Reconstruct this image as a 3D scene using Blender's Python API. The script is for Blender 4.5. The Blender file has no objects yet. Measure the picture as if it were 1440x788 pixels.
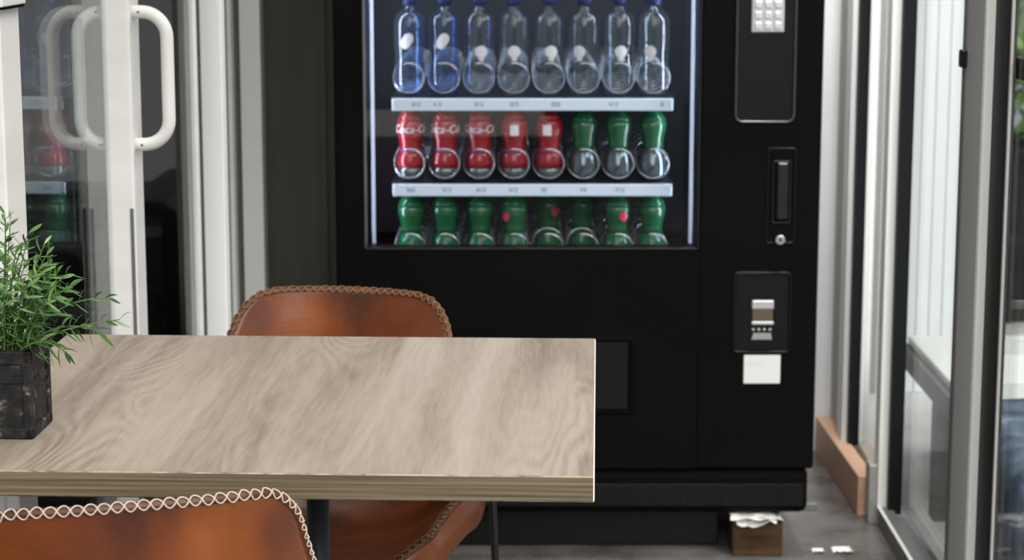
import bpy, bmesh, math, random
from mathutils import Vector, Matrix
PI = math.pi
S = bpy.context.scene
COL = S.collection
random.seed(7)

# ------------------------------------------------------------------ helpers
class MB:
    """collects shapes in a bmesh, several material slots possible"""
    def __init__(self):
        self.bm = bmesh.new()
    def _mark(self, faces, mi, smooth):
        for f in faces:
            f.material_index = mi
            f.smooth = smooth
    def box(self, x0, x1, y0, y1, z0, z1, bev=0.0, seg=2, mi=0):
        m = bmesh.new()
        bmesh.ops.create_cube(m, size=1)
        for v in m.verts:
            v.co = Vector((x0 + (v.co.x + .5) * (x1 - x0), y0 + (v.co.y + .5) * (y1 - y0), z0 + (v.co.z + .5) * (z1 - z0)))
        if bev > 0:
            bmesh.ops.bevel(m, geom=list(m.edges), offset=bev, segments=seg, affect='EDGES', profile=.5)
        self.merge(m, mi, False)
        return self
    def merge(self, m, mi=0, smooth=False, mat=None):
        mp = {}
        for v in m.verts:
            mp[v.index if False else v] = self.bm.verts.new(mat @ v.co if mat else v.co)
        for f in m.faces:
            try:
                nf = self.bm.faces.new([mp[v] for v in f.verts])
                nf.material_index = mi
                nf.smooth = smooth
            except ValueError:
                pass
        m.free()
    def grid(self, pts, mi=0, smooth=True, close_u=False, close_v=False):
        nu, nv = len(pts), len(pts[0])
        vs = [[self.bm.verts.new(p) for p in row] for row in pts]
        for i in range(nu if close_u else nu - 1):
            for j in range(nv if close_v else nv - 1):
                a, b = vs[i][j], vs[(i + 1) % nu][j]
                c, d = vs[(i + 1) % nu][(j + 1) % nv], vs[i][(j + 1) % nv]
                f = self.bm.faces.new((a, b, c, d))
                f.material_index = mi
                f.smooth = smooth
        return vs
    def tube(self, pts, r, seg=10, mi=0, closed=False, cap=True):
        pts = [Vector(p) for p in pts]
        n = len(pts)
        rs = r if isinstance(r, (list, tuple)) else [r] * n
        rings = []
        nrm = None
        for i, p in enumerate(pts):
            if closed:
                t = (pts[(i + 1) % n] - pts[i - 1])
            else:
                t = pts[min(i + 1, n - 1)] - pts[max(i - 1, 0)]
            t.normalize()
            if nrm is None:
                ref = Vector((0, 0, 1)) if abs(t.z) < .9 else Vector((1, 0, 0))
                nrm = (ref - t * ref.dot(t)).normalized()
            else:
                nrm = (nrm - t * nrm.dot(t))
                nrm = nrm.normalized() if nrm.length > 1e-6 else Vector((1, 0, 0))
            b = t.cross(nrm)
            rings.append([p + (nrm * math.cos(2 * PI * k / seg) + b * math.sin(2 * PI * k / seg)) * rs[i] for k in range(seg)])
        vs = self.grid(rings, mi, True, closed, True)
        if cap and not closed:
            for ring in (list(reversed(vs[0])), vs[-1]):
                f = self.bm.faces.new(ring)
                f.material_index = mi
        return self
    def lathe(self, prof, cx=0, cy=0, cz=0, seg=28, mi=0, mod=None):
        rows = []
        for r, z in prof:
            row = []
            for k in range(seg):
                a = 2 * PI * k / seg
                rr = r * (mod(a, z) if mod else 1)
                row.append(Vector((cx + rr * math.cos(a), cy + rr * math.sin(a), cz + z)))
            rows.append(row)
        vs = self.grid(rows, mi, True, False, True)
        if prof[0][0] > 1e-5:
            self.bm.faces.new(list(reversed(vs[0]))).material_index = mi
        if prof[-1][0] > 1e-5:
            self.bm.faces.new(vs[-1]).material_index = mi
        return self
    def build(self, name, mats, parent=None, subsurf=0):
        bmesh.ops.remove_doubles(self.bm, verts=self.bm.verts, dist=1e-6)
        bmesh.ops.recalc_face_normals(self.bm, faces=self.bm.faces)
        me = bpy.data.meshes.new(name)
        self.bm.to_mesh(me)
        self.bm.free()
        if not isinstance(mats, (list, tuple)):
            mats = [mats]
        for m in mats:
            me.materials.append(m)
        o = bpy.data.objects.new(name, me)
        COL.objects.link(o)
        if parent:
            o.parent = parent
        if subsurf:
            md = o.modifiers.new('sub', 'SUBSURF')
            md.levels = md.render_levels = subsurf
        return o

def rrect(w, h, r, n=6):
    """rounded rectangle outline in x,z (centre 0,0), counter-clockwise"""
    out = []
    for cx, cz, a0 in ((w/2-r, h/2-r, 0), (-w/2+r, h/2-r, PI/2), (-w/2+r, -h/2+r, PI), (w/2-r, -h/2+r, 1.5*PI)):
        for k in range(n + 1):
            a = a0 + PI / 2 * k / n
            out.append((cx + r * math.cos(a), cz + r * math.sin(a)))
    return out

def plate(mb, cx, cz, w, h, r, yb, yf, edge=.002, mi=0):
    """rounded plate facing -y, back at yb, front at yf, chamfered rim"""
    o = rrect(w, h, r)
    i = rrect(w - 2*edge, h - 2*edge, max(r - edge, .0005))
    rows = [[Vector((cx+x, yb, cz+z)) for x, z in o], [Vector((cx+x, yf+edge, cz+z)) for x, z in o],
            [Vector((cx+x, yf, cz+z)) for x, z in i]]
    vs = mb.grid(rows, mi, False, False, True)
    mb.bm.faces.new(vs[-1]).material_index = mi
    mb.bm.faces.new(list(reversed(vs[0]))).material_index = mi

def ring(mb, cx, cz, w, h, r, t, yb, yf, mi=0):
    """rounded raised rim of width t"""
    o = rrect(w, h, r)
    m_ = rrect(w - t, h - t, max(r - t/2, .0005))
    i = rrect(w - 2*t, h - 2*t, max(r - t, .0005))
    rows = [[Vector((cx+x, yb, cz+z)) for x, z in o], [Vector((cx+x*.999, yf+t*.3, cz+z)) for x, z in o],
            [Vector((cx+x, yf, cz+z)) for x, z in m_], [Vector((cx+x, yf+t*.3, cz+z)) for x, z in i],
            [Vector((cx+x, yb, cz+z)) for x, z in i]]
    mb.grid(rows, mi, True, True, True)

def tag(o, label=None, cat=None, group=None, kind=None):
    if label: o['label'] = label
    if cat: o['category'] = cat
    if group: o['group'] = group
    if kind: o['kind'] = kind
    return o

def empty(name, loc=(0, 0, 0), rz=0.0):
    o = bpy.data.objects.new(name, None)
    COL.objects.link(o)
    o.location = loc
    o.rotation_euler = (0, 0, rz)
    o.empty_display_size = .05
    return o

def copy_tree(o, parent=None):
    c = o.copy()
    COL.objects.link(c)
    if parent:
        c.parent = parent
    for ch in list(o.children):
        copy_tree(ch, c)
    return c

def struct(o):
    o['kind'] = 'structure'
    return o

# ------------------------------------------------------------------ materials
def mat(name, col, rough=.5, metal=0.0, spec=.5, coat=0.0, trans=0.0, emis=None, estr=0, ior=1.45):
    m = bpy.data.materials.new(name)
    m.use_nodes = True
    b = m.node_tree.nodes['Principled BSDF']
    b.inputs['Base Color'].default_value = (*col, 1)
    b.inputs['Roughness'].default_value = rough
    b.inputs['Metallic'].default_value = metal
    b.inputs['Specular IOR Level'].default_value = spec
    b.inputs['Coat Weight'].default_value = coat
    b.inputs['Transmission Weight'].default_value = trans
    b.inputs['IOR'].default_value = ior
    if emis:
        b.inputs['Emission Color'].default_value = (*emis, 1)
        b.inputs['Emission Strength'].default_value = estr
    return m

def nodes(m):
    return m.node_tree.nodes, m.node_tree.links, m.node_tree.nodes['Principled BSDF']

def ramp(N, stops):
    r = N.new('ShaderNodeValToRGB')
    e = r.color_ramp.elements
    while len(e) > 1:
        e.remove(e[-1])
    e[0].position = stops[0][0]
    e[0].color = (*stops[0][1], 1)
    for p, c in stops[1:]:
        x = e.new(p)
        x.color = (*c, 1)
    return r

def noisy(name, stops, scale=(1, 1, 1), nscale=5, detail=5, rough=.5, spec=.5, bump=0.0, dist=0.0, coat=0.0, rrange=None, bscale=None):
    m = mat(name, stops[0][1], rough, spec=spec, coat=coat)
    N, L, b = nodes(m)
    tc = N.new('ShaderNodeTexCoord')
    mp = N.new('ShaderNodeMapping')
    mp.inputs['Scale'].default_value = scale
    nz = N.new('ShaderNodeTexNoise')
    nz.inputs['Scale'].default_value = nscale
    nz.inputs['Detail'].default_value = detail
    nz.inputs['Distortion'].default_value = dist
    r = ramp(N, stops)
    L.new(tc.outputs['Object'], mp.inputs[0])
    L.new(mp.outputs[0], nz.inputs['Vector'])
    L.new(nz.outputs[0], r.inputs[0])
    L.new(r.outputs[0], b.inputs['Base Color'])
    if rrange:
        rr = N.new('ShaderNodeMapRange')
        rr.inputs['To Min'].default_value, rr.inputs['To Max'].default_value = rrange
        L.new(nz.outputs[0], rr.inputs[0])
        L.new(rr.outputs[0], b.inputs['Roughness'])
    if bump:
        n2 = N.new('ShaderNodeTexNoise')
        n2.inputs['Scale'].default_value = bscale or nscale * 6
        n2.inputs['Detail'].default_value = 4
        L.new(mp.outputs[0], n2.inputs['Vector'])
        bp = N.new('ShaderNodeBump')
        bp.inputs['Strength'].default_value = bump
        bp.inputs['Distance'].default_value = .002
        L.new(n2.outputs[0], bp.inputs['Height'])
        L.new(bp.outputs[0], b.inputs['Normal'])
    return m

def glass_mat(name, tint=(1, 1, 1), ior=1.5, rough=0.0, boost=1.0, haze=0.0):
    m = bpy.data.materials.new(name)
    m.use_nodes = True
    N, L = m.node_tree.nodes, m.node_tree.links
    N.clear()
    out = N.new('ShaderNodeOutputMaterial')
    mix = N.new('ShaderNodeMixShader')
    tr = N.new('ShaderNodeBsdfTransparent')
    tr.inputs[0].default_value = (*tint, 1)
    gl = N.new('ShaderNodeBsdfGlossy')
    gl.inputs['Roughness'].default_value = rough
    fr = N.new('ShaderNodeFresnel')
    geo = N.new('ShaderNodeNewGeometry')
    mi = N.new('ShaderNodeMapRange')          # same reflectance on the way in and out of a thin pane
    mi.inputs['To Min'].default_value, mi.inputs['To Max'].default_value = ior, 1 / ior
    L.new(geo.outputs['Backfacing'], mi.inputs[0])
    L.new(mi.outputs[0], fr.inputs['IOR'])
    ml = N.new('ShaderNodeMath')
    ml.operation = 'MULTIPLY'
    ml.use_clamp = True
    ml.inputs[1].default_value = boost
    L.new(fr.outputs[0], ml.inputs[0])
    L.new(ml.outputs[0], mix.inputs[0])
    L.new(tr.outputs[0], mix.inputs[1])
    L.new(gl.outputs[0], mix.inputs[2])
    if haze:
        df = N.new('ShaderNodeBsdfDiffuse')
        df.inputs[0].default_value = (.8, .86, .9, 1)
        m2 = N.new('ShaderNodeMixShader')
        m2.inputs[0].default_value = haze
        L.new(mix.outputs[0], m2.inputs[1])
        L.new(df.outputs[0], m2.inputs[2])
        L.new(m2.outputs[0], out.inputs[0])
    else:
        L.new(mix.outputs[0], out.inputs[0])
    return m

def wood_top(name):
    m = mat(name, (.4, .33, .27), .42, spec=.4)
    N, L, b = nodes(m)
    tc = N.new('ShaderNodeTexCoord')
    mp = N.new('ShaderNodeMapping')
    mp.inputs['Scale'].default_value = (3.2, .62, 1)
    mp.inputs['Rotation'].default_value = (0, 0, math.radians(6))
    mp.inputs['Location'].default_value = (.35, .2, 0)
    L.new(tc.outputs['Object'], mp.inputs[0])
    n1 = N.new('ShaderNodeTexNoise')          # contour field, gives the cathedral rings
    n1.inputs['Scale'].default_value = 1.55
    n1.inputs['Detail'].default_value = 2.2
    n1.inputs['Roughness'].default_value = .42
    n1.inputs['Distortion'].default_value = .5
    L.new(mp.outputs[0], n1.inputs['Vector'])
    mu = N.new('ShaderNodeMath'); mu.operation = 'MULTIPLY'; mu.inputs[1].default_value = 165
    L.new(n1.outputs[0], mu.inputs[0])
    si = N.new('ShaderNodeMath'); si.operation = 'SINE'
    L.new(mu.outputs[0], si.inputs[0])
    # ring strength varies over the board
    nv = N.new('ShaderNodeTexNoise'); nv.inputs['Scale'].default_value = 2.2; nv.inputs['Detail'].default_value = 2
    L.new(mp.outputs[0], nv.inputs['Vector'])
    rv = N.new('ShaderNodeMapRange')
    rv.inputs['From Min'].default_value = .42; rv.inputs['From Max'].default_value = .68
    rv.inputs['To Min'].default_value = .08; rv.inputs['To Max'].default_value = .9
    L.new(nv.outputs[0], rv.inputs[0])
    rm = N.new('ShaderNodeMath'); rm.operation = 'MULTIPLY'
    L.new(si.outputs[0], rm.inputs[0]); L.new(rv.outputs[0], rm.inputs[1])
    # fine fibres
    m2 = N.new('ShaderNodeMapping'); m2.inputs['Scale'].default_value = (120, 9, 1)
    m2.inputs['Rotation'].default_value = (0, 0, math.radians(6))
    L.new(tc.outputs['Object'], m2.inputs[0])
    nf = N.new('ShaderNodeTexNoise'); nf.inputs['Scale'].default_value = 1.6; nf.inputs['Detail'].default_value = 6
    L.new(m2.outputs[0], nf.inputs['Vector'])
    # broad streaks
    m3 = N.new('ShaderNodeMapping'); m3.inputs['Scale'].default_value = (13, .9, 1)
    m3.inputs['Rotation'].default_value = (0, 0, math.radians(7))
    L.new(tc.outputs['Object'], m3.inputs[0])
    nb = N.new('ShaderNodeTexNoise'); nb.inputs['Scale'].default_value = 1.1; nb.inputs['Detail'].default_value = 4; nb.inputs['Distortion'].default_value = .6
    L.new(m3.outputs[0], nb.inputs['Vector'])
    a1 = N.new('ShaderNodeMath'); a1.operation = 'MULTIPLY_ADD'; a1.inputs[1].default_value = .13
    L.new(rm.outputs[0], a1.inputs[0]); L.new(nb.outputs[0], a1.inputs[2])
    a2 = N.new('ShaderNodeMath'); a2.operation = 'MULTIPLY_ADD'; a2.inputs[1].default_value = .38
    L.new(nf.outputs[0], a2.inputs[0]); L.new(a1.outputs[0], a2.inputs[2])
    r = ramp(N, [(.40, (.168, .128, .096)), (.58, (.268, .216, .173)), (.72, (.328, .272, .224)), (.95, (.40, .340, .290))])
    L.new(a2.outputs[0], r.inputs[0])
    L.new(r.outputs[0], b.inputs['Base Color'])
    bp = N.new('ShaderNodeBump'); bp.inputs['Strength'].default_value = .12; bp.inputs['Distance'].default_value = .001
    L.new(nf.outputs[0], bp.inputs['Height']); L.new(bp.outputs[0], b.inputs['Normal'])
    return m

M = {}
M['top'] = wood_top('oak_laminate')
M['band'] = noisy('edge_band', [(.3, (.062, .047, .026)), (.5, (.130, .101, .060)), (.7, (.20, .162, .104))], (2.2, 2.2, 260), 1.3, 6, .5, .4)
M['band_lip'] = noisy('band_lip', [(.35, (.15, .115, .07)), (.6, (.33, .275, .20))], (40, 40, 40), 1.3, 4, .5, .4)
M['pale'] = mat('pale_edge', (.72, .66, .57), .5)
M['leather'] = noisy('tan_leather', [(.32, (.020, .0045, .0012)), (.44, (.078, .017, .003)), (.55, (.152, .035, .0048)), (.72, (.235, .064, .012))],
                     (1, 1, 1), 4.6, 6, .36, .5, .16, .5, coat=.12, rrange=(.42, .26), bscale=130)
M['rim'] = noisy('rim_leather', [(.35, (.055, .018, .007)), (.7, (.12, .042, .016))], (1, 1, 1), 30, 3, .5)
M['thread'] = mat('thread', (.47, .39, .32), .7)
M['thread_dark'] = mat('thread_tan', (.22, .105, .045), .7)
M['black_metal'] = mat('black_metal', (.014, .015, .016), .42, .3)
M['column'] = mat('dark_steel', (.05, .055, .062), .45, .5)
M['machine'] = noisy('machine_black', [(.3, (.0028, .0028, .0028)), (.7, (.0038, .0038, .0038))], (1, 1, 1), 3, 3, .58, .05)
M['machine_side'] = mat('machine_side', (.012, .012, .012), .4)
M['black_plastic'] = mat('black_plastic', (.004, .004, .0045), .36, spec=.25)
M['black_gap'] = mat('black_gap', (.001, .001, .001), .8, spec=.1)
M['satin_black'] = mat('satin_black', (.010, .010, .0105), .36, spec=.35)
M['liner'] = mat('liner', (.012, .016, .026), .5)
M['liner_side'] = mat('liner_side', (.13, .16, .22), .35)
M['trim_metal'] = mat('trim_metal', (.24, .23, .20), .35, .8)
M['rail'] = mat('price_rail', (.62, .71, .82), .4)
M['ink'] = mat('ink', (.07, .08, .1), .6)
M['wire'] = mat('spiral_wire', (.55, .55, .58), .25, .9)
M['tube'] = mat('led_tube', (.8, .85, 1), .5, emis=(.62, .74, 1.0), estr=.4)
M['steel'] = mat('brushed_steel', (.55, .55, .55), .35, .6)
M['keypad'] = mat('keypad_silver', (.50, .50, .52), .38, .25)
M['key'] = mat('key_silver', (.62, .62, .64), .3, .25)
M['chrome'] = mat('chrome', (.75, .75, .75), .18, 1)
M['brown_slot'] = mat('brown_slot', (.10, .07, .045), .4)
M['sticker'] = mat('sticker_white', (.68, .68, .67), .6)
M['sticker_grey'] = mat('sticker_grey', (.55, .55, .55), .6)
M['white_frame'] = noisy('white_powdercoat', [(.3, (.70, .69, .665)), (.7, (.77, .76, .735))], (1, 1, 6), 3, 3, .42, .45)
M['cream'] = mat('cream_frame', (.66, .62, .53), .5)
M['grey_frame'] = mat('grey_frame', (.125, .123, .12), .45)
M['gasket'] = mat('rubber_gasket', (.006, .0065, .0075), .5, spec=.2)
M['alu'] = mat('aluminium', (.40, .39, .37), .4, .5)
M['glass'] = glass_mat('pane_glass', (.96, .975, .97), 1.5, 0, .45)
M['left_glass'] = glass_mat('left_pane_glass', (.95, .97, .965), 1.5, 0, .78)
M['white_frame_lit'] = mat('white_frame_lit', (.86, .86, .84), .35)  # white frame colour brightened for posts that catch too little light
M['machine_glass'] = glass_mat('machine_pane', (.97, .98, .99), 1.45, 0, .8)
M['white_wall'] = noisy('white_plaster', [(.3, (.82, .83, .84)), (.7, (.86, .87, .88))], (1, 1, 1), 4, 3, .8, .2)
M['grey_render'] = mat('grey_render', (.20, .20, .195), .8)
M['stone_wall'] = mat('stone_paint', (.44, .43, .39), .7)
M['dark_wall'] = noisy('dark_paint', [(.3, (.135, .130, .106)), (.7, (.17, .162, .134))], (6, 1, .3), 3, 3, .6, .3)
M['dark_trim'] = mat('dark_trim', (.13, .125, .105), .5)
M['grey_wall'] = mat('grey_paint', (.42, .41, .40), .8)
M['floor'] = noisy('floor_vinyl', [(.3, (.065, .055, .048)), (.5, (.115, .106, .10)), (.72, (.19, .186, .18))], (1, 1, 1), 7, 6, .3, .5, rrange=(.18, .4))
M['ceiling'] = mat('ceiling_paint', (.75, .75, .74), .9)
M['tan'] = noisy('tan_timber', [(.3, (.50, .30, .195)), (.7, (.66, .43, .30))], (14, .8, 14), 2, 5, .55, .3)
M['block'] = noisy('block_timber', [(.3, (.025, .013, .006)), (.55, (.068, .038, .018)), (.8, (.10, .058, .03))], (12, 12, 40), .8, 5, .7, .2)
M['paper'] = mat('paper', (.75, .74, .71), .8)
M['planter'] = noisy('distressed_black_wood', [(.40, (.006, .0055, .0055)), (.55, (.013, .012, .0115)), (.63, (.036, .032, .030)), (.70, (.16, .13, .11))],
                     (34, 34, 34), 2.2, 8, .6, .35, .35)
M['wear'] = noisy('worn_paint', [(.40, (.02, .018, .016)), (.56, (.22, .17, .14)), (.7, (.48, .40, .36))], (60, 60, 60), 2.2, 6, .7)
M['soil'] = noisy('soil', [(.3, (.015, .012, .008)), (.7, (.05, .04, .025))], (1, 1, 1), 80, 4, .95, .1, .5)
M['leaf'] = noisy('leaf', [(.3, (.022, .070, .012)), (.5, (.062, .155, .030)), (.7, (.16, .275, .085))], (1, 1, 1), 28, 3, .45, .4)
M['leaf_pale'] = noisy('leaf_pale', [(.3, (.07, .14, .05)), (.5, (.16, .25, .11)), (.7, (.32, .40, .25))], (1, 1, 1), 28, 3, .5, .4)
M['stem'] = mat('stem', (.09, .16, .045), .6)
M['water'] = glass_mat('clear_plastic', (.84, .90, .93), 1.5, .10, 1.6, .012)
M['water_blue'] = glass_mat('blue_plastic', (.50, .66, .95), 1.5, .10, 1.5, .02)
M['blue_cap'] = mat('blue_cap', (.012, .018, .09), .4)
M['red_cap'] = mat('red_cap', (.35, .01, .02), .4)
M['green_cap'] = mat('green_cap', (.02, .16, .06), .4)
M['red_label'] = mat('red_label', (.24, .008, .015), .22, coat=.3)
M['white_ink'] = mat('white_ink', (.58, .58, .60), .4)
M['purple_band'] = mat('purple_band', (.10, .035, .11), .3)
M['clear_base'] = mat('clear_base', (.12, .15, .16), .09, .7)
M['green'] = mat('green_plastic', (.012, .12, .048), .07, trans=.3, ior=1.4)
M['green_dark'] = mat('green_bottle_label', (.011, .08, .03), .16, coat=.4)
M['red_dot'] = mat('red_dot', (.5, .02, .06), .3)
M['sofa'] = mat('black_leather', (.0045, .0045, .0045), .38, spec=.25)
M['siding'] = mat('white_siding', (.64, .66, .69), .6)
M['paving'] = noisy('paving', [(.3, (.40, .40, .39)), (.7, (.52, .52, .51))], (1, 1, 1), 5, 4, .8, .2)
M['bench_top'] = mat('bench_top', (.62, .63, .62), .6)
M['bench_frame'] = mat('bench_frame', (.10, .10, .104), .5)
M['blue_cloth'] = noisy('blue_cloth', [(.35, (.06, .08, .12)), (.6, (.16, .20, .26)), (.75, (.45, .5, .55))], (1, 1, 1), 14, 5, .85, .1)
M['bin'] = mat('charcoal_planter', (.010, .0105, .012), .6, spec=.2)
M['bush'] = noisy('bush_leaf', [(.3, (.10, .22, .05)), (.5, (.24, .42, .11)), (.7, (.48, .62, .25))], (1, 1, 1), 4, 3, .6, .3)

# ------------------------------------------------------------------ room shell
struct(MB().box(-4, .90, -2.5, 6.6, -.08, 0).build('floor', M['floor']))
struct(MB().box(.90, 6, -2.5, 12, -.08, 0.0).build('ground', M['paving']))
struct(MB().box(-4, .95, 1.2, 6.6, 2.45, 2.55).build('ceiling', M['ceiling']))
struct(MB().box(-2.2, 2.2, -2.62, -2.5, 0, 1.15).build('rear_sky_block', M['dark_wall']))  # unseen low block added to keep bright sky out of the machine glass
struct(MB().box(-.30, .90, 5.245, 5.36, 0, 2.45).build('wall_back', M['white_wall']))
struct(MB().box(-.745, -.30, 5.245, 5.36, 0, 2.45).build('wall_back_dark', M['dark_wall']))
tr = MB().box(-.475, -.455, 5.225, 5.245, 0, 2.45, .002)
struct(tr.build('trim_1', M['dark_trim']))
struct(MB().box(.804, .832, 5.06, 5.245, 0, 2.45).build('wall_right', M['stone_wall']))

# ------------------------------------------------------------------ left glass front (leans 2.7 degrees into the room)
LX, LA = -.806, -math.atan(.047)
def left(o):
    o.location = (LX, 0, 0)
    o.rotation_euler = (0, 0, LA)
    return o
HT = 2.42
# door leaf: near stile, far stile, pane, two D handles
d1 = struct(left(empty('door_1')))
MB().box(-.022, .02, 2.755, 2.845, .0, HT, .003).build('stile', M['white_frame'], d1)
fs = MB().box(-.005, .041, 3.40, 3.47, .0, HT, .004).build('stile', M['white_frame'], d1)
MB().box(.033, .0385, 3.3985, 3.4005, .0, .885).build('groove', M['grey_frame'], fs)
MB().box(-.003, .003, 2.845, 3.40, .10, HT - .09).build('glass_pane', M['left_glass'], d1)
MB().box(-.018, .02, 2.845, 3.40, .0, .10, .003).build('bottom_rail', M['white_frame'], d1)
MB().box(-.018, .02, 2.845, 3.40, HT - .09, HT, .003).build('top_rail', M['white_frame'], d1)
lt = MB().box(.0, .030, 2.735, 2.845, 1.238, 1.33, .002).build('latch', M['white_frame'], d1)
MB().box(.008, .029, 2.742, 2.84, 1.2345, 1.238).build('latch_gap', M['black_gap'], lt)
def d_handle(sgn, x0, w=.053):
    mb = MB()
    zc, h, r = 1.092, .212, .040
    pts = []
    y = 3.425
    def P(px, pz): pts.append((x0 + sgn * px, y, zc + pz))
    P(-.006, h/2)
    P(.008, h/2)
    for k in range(11):
        a = PI/2 - k * PI/2 / 10
        P(w - r + r * math.cos(a), h/2 - r + r * math.sin(a))
    for k in range(11):
        a = -k * PI/2 / 10
        P(w - r + r * math.cos(a), -h/2 + r + r * math.sin(a))
    P(.008, -h/2)
    P(-.006, -h/2)
    mb.tube(pts, .0105, 16)
    o = mb.build('handle', M['white_frame'], d1)
    sc = MB()
    for dz in (h/2, -h/2):
        sc.tube([(x0 + sgn*.010, y - .0100, zc + dz), (x0 + sgn*.010, y - .0112, zc + dz)], .0021, 10)
    sc.build('screw', M['grey_frame'], o)
d_handle(1, .042)
d_handle(-1, -.006, .043)
# fixed light between the door and the corner posts
w1 = struct(left(empty('window_1')))
MB().box(-.003, .003, 3.47, 4.10, .06, HT - .06).build('glass_pane', M['left_glass'], w1)
MB().box(-.02, .012, 3.47, 4.10, 0, .06, .003).build('bottom_rail', M['white_frame'], w1)
MB().box(-.02, .012, 3.47, 4.10, HT - .06, HT, .003).build('top_rail', M['white_frame'], w1)
MB().box(-.004, .004, 4.10, 4.135, 0, HT, .001).build('bead', M['white_frame'], w1)
MB().box(-.012, -.002, 4.135, 4.20, 0, HT).build('gasket', M['gasket'], w1)
def lpost(name, y0, y1, xa, xb, m):
    return struct(left(MB().box(xa, xb, y0, y1, 0, HT, .002).build(name, m)))
lpost('trim_2', 4.20, 4.245, -.006, .039, M['white_frame_lit'])
lpost('wall_left', 4.245, 4.70, -.05, -.008, M['dark_wall'])
lpost('wall_left_recess', 4.70, 5.23, -.16, -.11, M['dark_wall'])
lpost('trim_3', 4.515, 4.55, -.008, .002, M['white_frame'])
lpost('trim_4', 4.66, 4.71, -.006, .040, M['white_frame_lit'])
# the glass front carries on towards the camera, beyond the frame
w2 = struct(left(empty('window_2')))
MB().box(-.003, .003, 1.3, 2.755, .06, HT - .06).build('glass_pane', M['left_glass'], w2)
MB().box(-.02, .02, 1.3, 2.755, 0, .06, .003).build('bottom_rail', M['white_frame'], w2)
MB().box(-.02, .02, 1.3, 2.755, HT - .06, HT, .003).build('top_rail', M['white_frame'], w2)

# ------------------------------------------------------------------ right glass front
w3 = struct(empty('window_3'))
MB().box(.791, .840, 4.98, 5.06, 0, HT, .002).build('stile', M['white_frame_lit'], w3)
MB().box(.803, .828, 4.95, 4.98, .09, HT - .05).build('gasket', M['gasket'], w3)
MB().box(.816, .822, 4.655, 4.95, .09, HT - .05).build('glass_pane', M['glass'], w3)
MB().box(.830, .860, 4.655, 5.0, 0, .09, .002).build('bottom_rail', M['alu'], w3)
MB().box(.812, .850, 4.655, 5.0, HT - .05, HT, .002).build('top_rail', M['white_frame'], w3)
d2 = struct(empty('door_2'))
st2 = MB().box(.815, .850, 4.60, 4.655, 0, HT, .002).build('stile', M['white_frame_lit'], d2)
MB().box(.796, .8145, 4.605, 4.655, 0, .135, .002).build('stile_foot', M['alu'], st2)
MB().box(.835, .864, 4.575, 4.60, .03, HT - .05).build('gasket', M['gasket'], d2)
MB().box(.858, .864, 3.56, 4.575, .045, HT - .05).build('glass_pane', M['glass'], d2)
rl = MB().box(.815, .848, 3.56, 4.60, 0, .040, .002).box(.848, .88, 3.56, 4.6, 0, .015).build('bottom_rail', M['grey_frame'], d2)
MB().box(.8145, .8215, 3.56, 4.60, .0402, .0425).build('rail_lip', M['white_frame'], rl)
MB().box(.815, .866, 3.56, 4.60, HT - .05, HT, .002).build('top_rail', M['white_frame'], d2)
d3 = struct(empty('door_3'))
ps = MB().box(.749, .80, 3.53, 3.56, 0, HT, .002).build('stile', M['grey_frame'], d3)  # shade of this back-lit stile is put into its grey
MB().box(.741, .751, 3.524, 3.552, 1.10, 1.13, .003).build('latch', M['black_plastic'], ps)
MB().box(.7685, .796, 3.47, 3.488, 0, HT, .0015).build('stile', M['white_frame_lit'], d3)
MB().box(.782, .796, 3.375, 3.47, .05, HT - .05).build('gasket', M['gasket'], d3)
MB().box(.7845, .789, 3.366, 3.375, .05, HT - .05).build('glazing_bead', M['alu'], d3)
MB().box(.789, .794, 1.3, 3.375, .05, HT - .05).build('glass_pane', M['glass'], d3)
MB().box(.780, .82, 1.3, 3.46, 0, .05, .002).build('bottom_rail', M['white_frame'], d3)
MB().box(.780, .82, 1.3, 3.46, HT - .05, HT, .002).build('top_rail', M['white_frame'], d3)
MB().box(.795, .814, 3.345, 3.385, 1.094, 1.13, .004).build('knob', M['black_plastic'], d3)
# tan beam lying in the track
pl = MB().box(-.019, .019, -.285, .285, 0, .094, .003).build('timber_beam', M['tan'])
pl.location = (.7925, 4.947, 0)
pl.rotation_euler = (0, 0, math.radians(1.6))
tag(pl, 'tan timber beam lying on the floor along the foot of the right glass wall', 'beam')

# ------------------------------------------------------------------ vending machine
vm = tag(empty('vending_machine', (.135, 4.75, 0)), 'tall black glass-fronted drink vending machine standing against the back wall', 'vending machine')
VO = vm.location.copy()
class VB(MB):
    """world coordinates in, local to the machine out"""
    def build(self, name, mats, parent=vm, **k):
        bmesh.ops.translate(self.bm, verts=self.bm.verts, vec=-VO)
        return MB.build(self, name, mats, parent, **k)
XL, XR, YF = -.364, .634, 4.35
WX0, WX1, WZ0, WZ1 = -.304, .384, .665, 1.70
VB().box(XL + .004, XR - .004, 4.44, 4.47, .19, .60, .002).box(XL + .004, WX0 - .03, 4.41, 5.18, .19, 1.828, .004).box(WX1 + .03, XR - .002, 4.41, 5.18, .19, 1.828, .004)\
    .box(XL + .01, XR - .01, 5.15, 5.19, .19, 1.82).box(XL + .004, XR - .004, 4.41, 5.18, 1.74, 1.83, .004).build('cabinet', M['machine_side'])
# door skin: four pieces round the window, one mesh
VB().box(XL, WX0, YF, 4.408, .195, 1.83, .006).box(WX1, XR, YF, 4.408, .195, 1.83, .006)\
    .box(WX0 - .003, WX1 + .003, YF + .0005, 4.405, .195, WZ0, .002).box(WX0 - .003, WX1 + .003, YF + .0005, 4.405, WZ1, 1.828, .002).build('door', M['machine'])
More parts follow.
